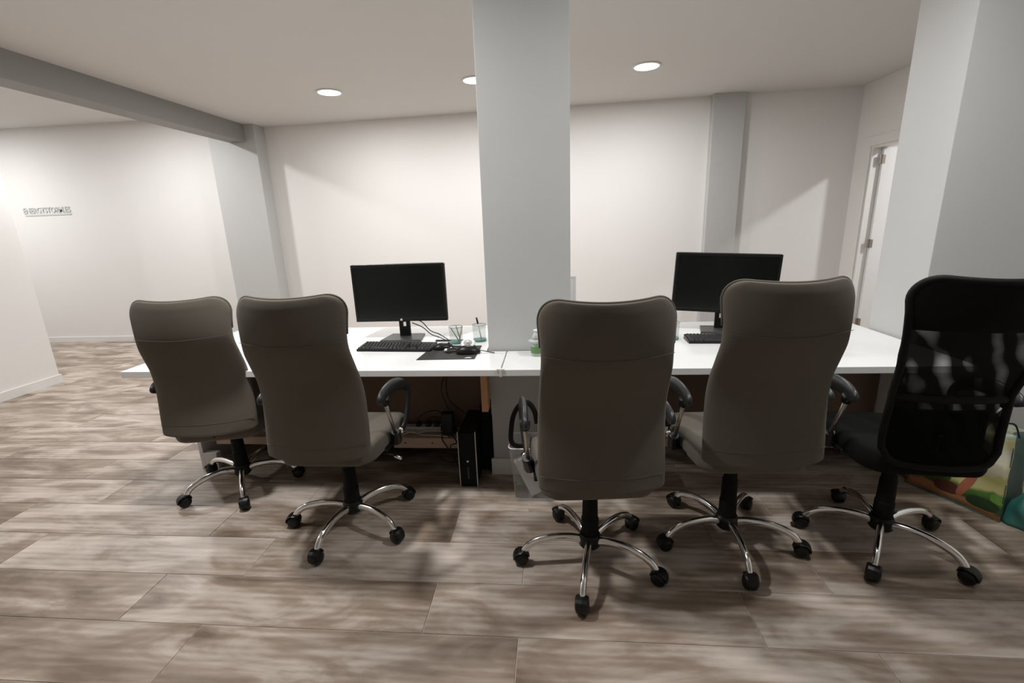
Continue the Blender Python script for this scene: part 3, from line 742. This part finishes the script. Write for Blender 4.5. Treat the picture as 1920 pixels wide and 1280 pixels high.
def cushion(hx, hy, z0, z1, yc, bulge=.015):
    bm = bmesh.new()
    def ring(k, z, ex=0): 
        out = []
        for x, y, _ in rrect(hx*k, hy*k, .07*k, 0, n=6):
            out.append((x*(1-.17*(y < 0)*(abs(y)/hy)**1.5), y+yc, z-(.03*max(0, (y/hy))**3 if z > z0+.02 else 0)+.010*(abs(x)/hx)**2))
        return out
    loft(bm, [ring(.90, z0), ring(.98, z0+.012), ring(1.0, z0+.04), ring(.985, z1-.02), ring(.93, z1-.004), ring(.75, z1+.004), ring(.4, z1-.002), ring(.1, z1-.004)], True, True)
    return bm
UPPER = ('backrest', 'seat', 'armrest', 'seat_plate', 'back_bracket', 'mesh_back', 'back_frame', 'headrest', 'lumbar_bar', 'height_lever')
def leg_profile():
    return [(.030, .098), (.07, .112), (.12, .118), (.17, .117), (.22, .107), (.255, .090), (.275, .068), (.280, .058)]
def chair(kind, label):
    fab = M['taupe'] if kind == 'taupe' else M['blackfab']
    t = thing('office_chair', (0, 0, 0), 0, label, 'office chair', 'taupe office chairs' if kind == 'taupe' else None)
    if kind == 'taupe':
        b = obj('backrest', shell(.028), fab, t, smooth=True, sub=1)
        sm = [backpt(-.985+1.97*i/24, 1.0-.012*math.sin(PI*i/24))+Vector((0, -.0146-.002*math.sin(PI*i/24), 0)) for i in range(25)]
        obj('seam', TB(sm, .0010, seg=5), fab, b, smooth=True)
        pp = [p+Vector((0, .008, .001)) for p in outline(.99, 2)]
        obj('piping', TB(pp, .0045, seg=6), fab, b, smooth=True)
        sm = [backpt(-.97+1.94*i/24, .545)+Vector((0, -.0148, 0)) for i in range(25)]
        obj('hem', TB(sm, .0012, seg=5), fab, b, smooth=True)
    else:
        lo = dict(rb=.07, wrap=.035)
        fp = outline(0, 2, rb=.07); 
        for i in range(1, 14): fp.append(backpt(1-2*i/14, ZB, rb=.07))
        obj('back_frame', TB(fp, .0125, seg=8, closed=True), M['blackm'], t, smooth=True)
        zs = [z for z in zlevels() if z > 1.0]; zs = [1.0]+zs
        obj('headrest', shell(.022, zs), fab, t, smooth=True, sub=1)
        bm = bmesh.new(); g = []
        zz = [ZB+.002+(1.0-ZB)*i/14 for i in range(15)]
        for z in zz: g.append([bm.verts.new(backpt(u/8-1, z, rb=.07)) for u in range(17)])
        for a, b_ in zip(g, g[1:]):
            for i in range(16): bm.faces.new((a[i], a[i+1], b_[i+1], b_[i]))
        obj('mesh_back', bm, M['chairmesh'], t, smooth=True)
        bp = [backpt(-1+2*i/16, .745) for i in range(17)]
        obj('lumbar_bar', TB(bp, .016, seg=8, flat=.5, updir=(0, 1, 0)), M['blackm'], t, smooth=True)
        # lower inner pad in front of the mesh
        g = shell(.012, [.49, .50, .53, .58, .63, .68, .70, .705], rb=.018); 
        for v in g.verts: v.co.x *= .86; v.co.y += .03
        obj('lumbar_pad', g, fab, t, smooth=True)
    obj('seat', cushion(.243, .235, .410, .515, .015), fab, t, smooth=True, sub=1)
    bm = bmesh.new(); box(bm, -.10, .10, -.11, .13, .405, .428); box(bm, -.045, .045, -.06, .06, .375, .41)
    obj('seat_plate', bm, M['blackm'], t, bevel=.004)
    bm = bmesh.new(); tube(bm, spline([(0, -.06, .42), (0, -.16, .43), (0, -.215, .47), (0, -.225, .60)], 6), .016, seg=8, flat=.4, updir=(1, 0, 0))
    obj('back_bracket', bm, M['blackm'], t, smooth=True)
    hl = obj('height_lever', TB([(.05, 0, .40), (.20, -.01, .385), (.245, -.012, .372)], .005, seg=6), M['black'], t, smooth=True)
    obj('lever_tip', TB([(.240, -.012, .374), (.272, -.013, .360)], .009, seg=8), M['chrome'], hl, smooth=True)
    for s in (-1, 1):
        X = s*.262
        pts = spline([(X, -.165, .690), (X, -.150, .710), (X, -.09, .721), (X, 0, .716), (X+s*.006, .09, .692), (X+s*.010, .145, .655), (X+s*.010, .165, .615), (X+s*.006, .160, .56), (X, .125, .495), (X-s*.01, .09, .462), (X-s*.02, .02, .450)], 5)
        n = len(pts); rad = []
        for i in range(n):
            f = i/(n-1)
            rad.append(.018+.018*min(1, f/.06) if f < .06 else (.036 if f < .30 else (.036-.010*min(1, (f-.30)/.18))))
        rad = [q*.92 for q in rad]
        bm = bmesh.new(); tube(bm, pts, rad, seg=12, flat=.42, updir=None)
        arm = obj('armrest', bm, M['armpl'] , t, smooth=True, sub=1)
        obj('arm_collar', TB([(X, -.122, .702), (X, -.113, .670)], [.021, .017], seg=10), M['black'], arm, smooth=True)
        obj('arm_rod', TB([(X, -.115, .675), (X-s*.010, -.01, .49)], .0085, seg=10), M['rod'], arm, smooth=True)
        bm = bmesh.new(); box(bm, X-s*.055-.025, X-s*.055+.025, -.07, .08, .424, .445)
        tube(bm, [(X-s*.005, -.02, .50), (X-s*.02, .02, .435)], [.02, .028], seg=10)
        obj('arm_bracket', bm, M['black'], arm, bevel=.003)
        obj('arm_stud', TB([(X, .045, .478), (X, .030, .478)], [.017, .013], seg=12), M['chrome'], arm, smooth=True)
    obj('gas_lift', LT([(.036, .12), (.036, .20), (.033, .205), (.031, .30), (.028, .305), (.026, .39), (.001, .39)], seg=20), M['blackm'], t, smooth=False)
    obj('hub', LT([(.001, .066), (.036, .066), (.046, .078), (.046, .115), (.040, .13), (.001, .13)], seg=24), M['black'], t, smooth=False)
    prof = leg_profile()
    sp_ = spline([(r, 0, z) for r, z in prof], 4)
    legme = None
    for k in range(5):
        if legme is None:
            n = len(sp_); lg = obj('leg', TB(sp_, [.0185-.004*i/(n-1) for i in range(n)], seg=12, flat=.8, updir=(0, 1, 0)), M['chrome'], t, smooth=True)
            legme = lg.data
            bm = bmesh.new()
            for s in (-1, 1):
                lathe(bm, [(.001, -.0125), (.027, -.0125), (.030, -.009), (.030, -.001), (.026, .007), (.016, .012), (.001, .013)], seg=20, mtx=Matrix.Translation((.292, s*.0135, .0302)) @ Matrix.Rotation(-s*PI/2, 4, 'X'))
            # hood over the wheels
            pts = [(.292+.033*math.cos(a), 0, .0315+.033*math.sin(a)) for a in [R(-10+20*i) for i in range(10)]]
            tube(bm, pts, [q/5 for q in (.016, .020, .023, .025, .026, .026, .025, .023, .020, .016)], seg=8, flat=5, updir=(0, 1, 0))
            tube(bm, [(.280, 0, .045), (.280, 0, .066)], .011, seg=8)
            cs = obj('caster', bm, M['black'], lg, smooth=False, bevel=.0015)
        else:
            lg = link('leg', legme, None, t); c = link('caster', cs.data, None, lg)
            c.modifiers.new('bevel', 'BEVEL').width = .0015
        lg.rotation_euler = (0, 0, 2*PI*k/5)
        lg['slot'] = k
    return t
def place(src, x, y, rz, star, dz=0, label=None, sz=1.0):
    c = src
    if label: c['label'] = label
    c.location = (x, y, 0); c.rotation_euler = (0, 0, R(rz))
    swiv = [0, 11, -17, 6, 20]
    for ch in c.children:
        if 'slot' in ch: ch.rotation_euler = (0, 0, R(star-rz)+2*PI*ch['slot']/5)
        elif ch.name.split('.')[0] in UPPER: ch.location.z = dz; ch.scale = (1, 1, 1)
    return c
A = chair('taupe', 'x')
others = [copy_tree(A) for _ in range(3)]
place(A, -1.775, 2.25, 13, -128, -.055, 'taupe fabric office chair at the left end of the desks, leftmost chair')
place(others[0], -.978, 1.918, 0, -100, -.004, 'taupe fabric office chair left of the monitor, with its right armrest showing')
place(others[1], .147, 1.707, 5, -100, -.006, 'taupe fabric office chair standing right in front of the central pillar')
place(others[2], .757, 1.855, 4, -92, .022, 'taupe fabric office chair in front of the right monitor, next to the black chair')
HP = HB; YP = YB
K = chair('black', 'black office chair with see-through mesh back, rightmost chair')
place(K, 1.404, 1.863, -6, -54, .014)
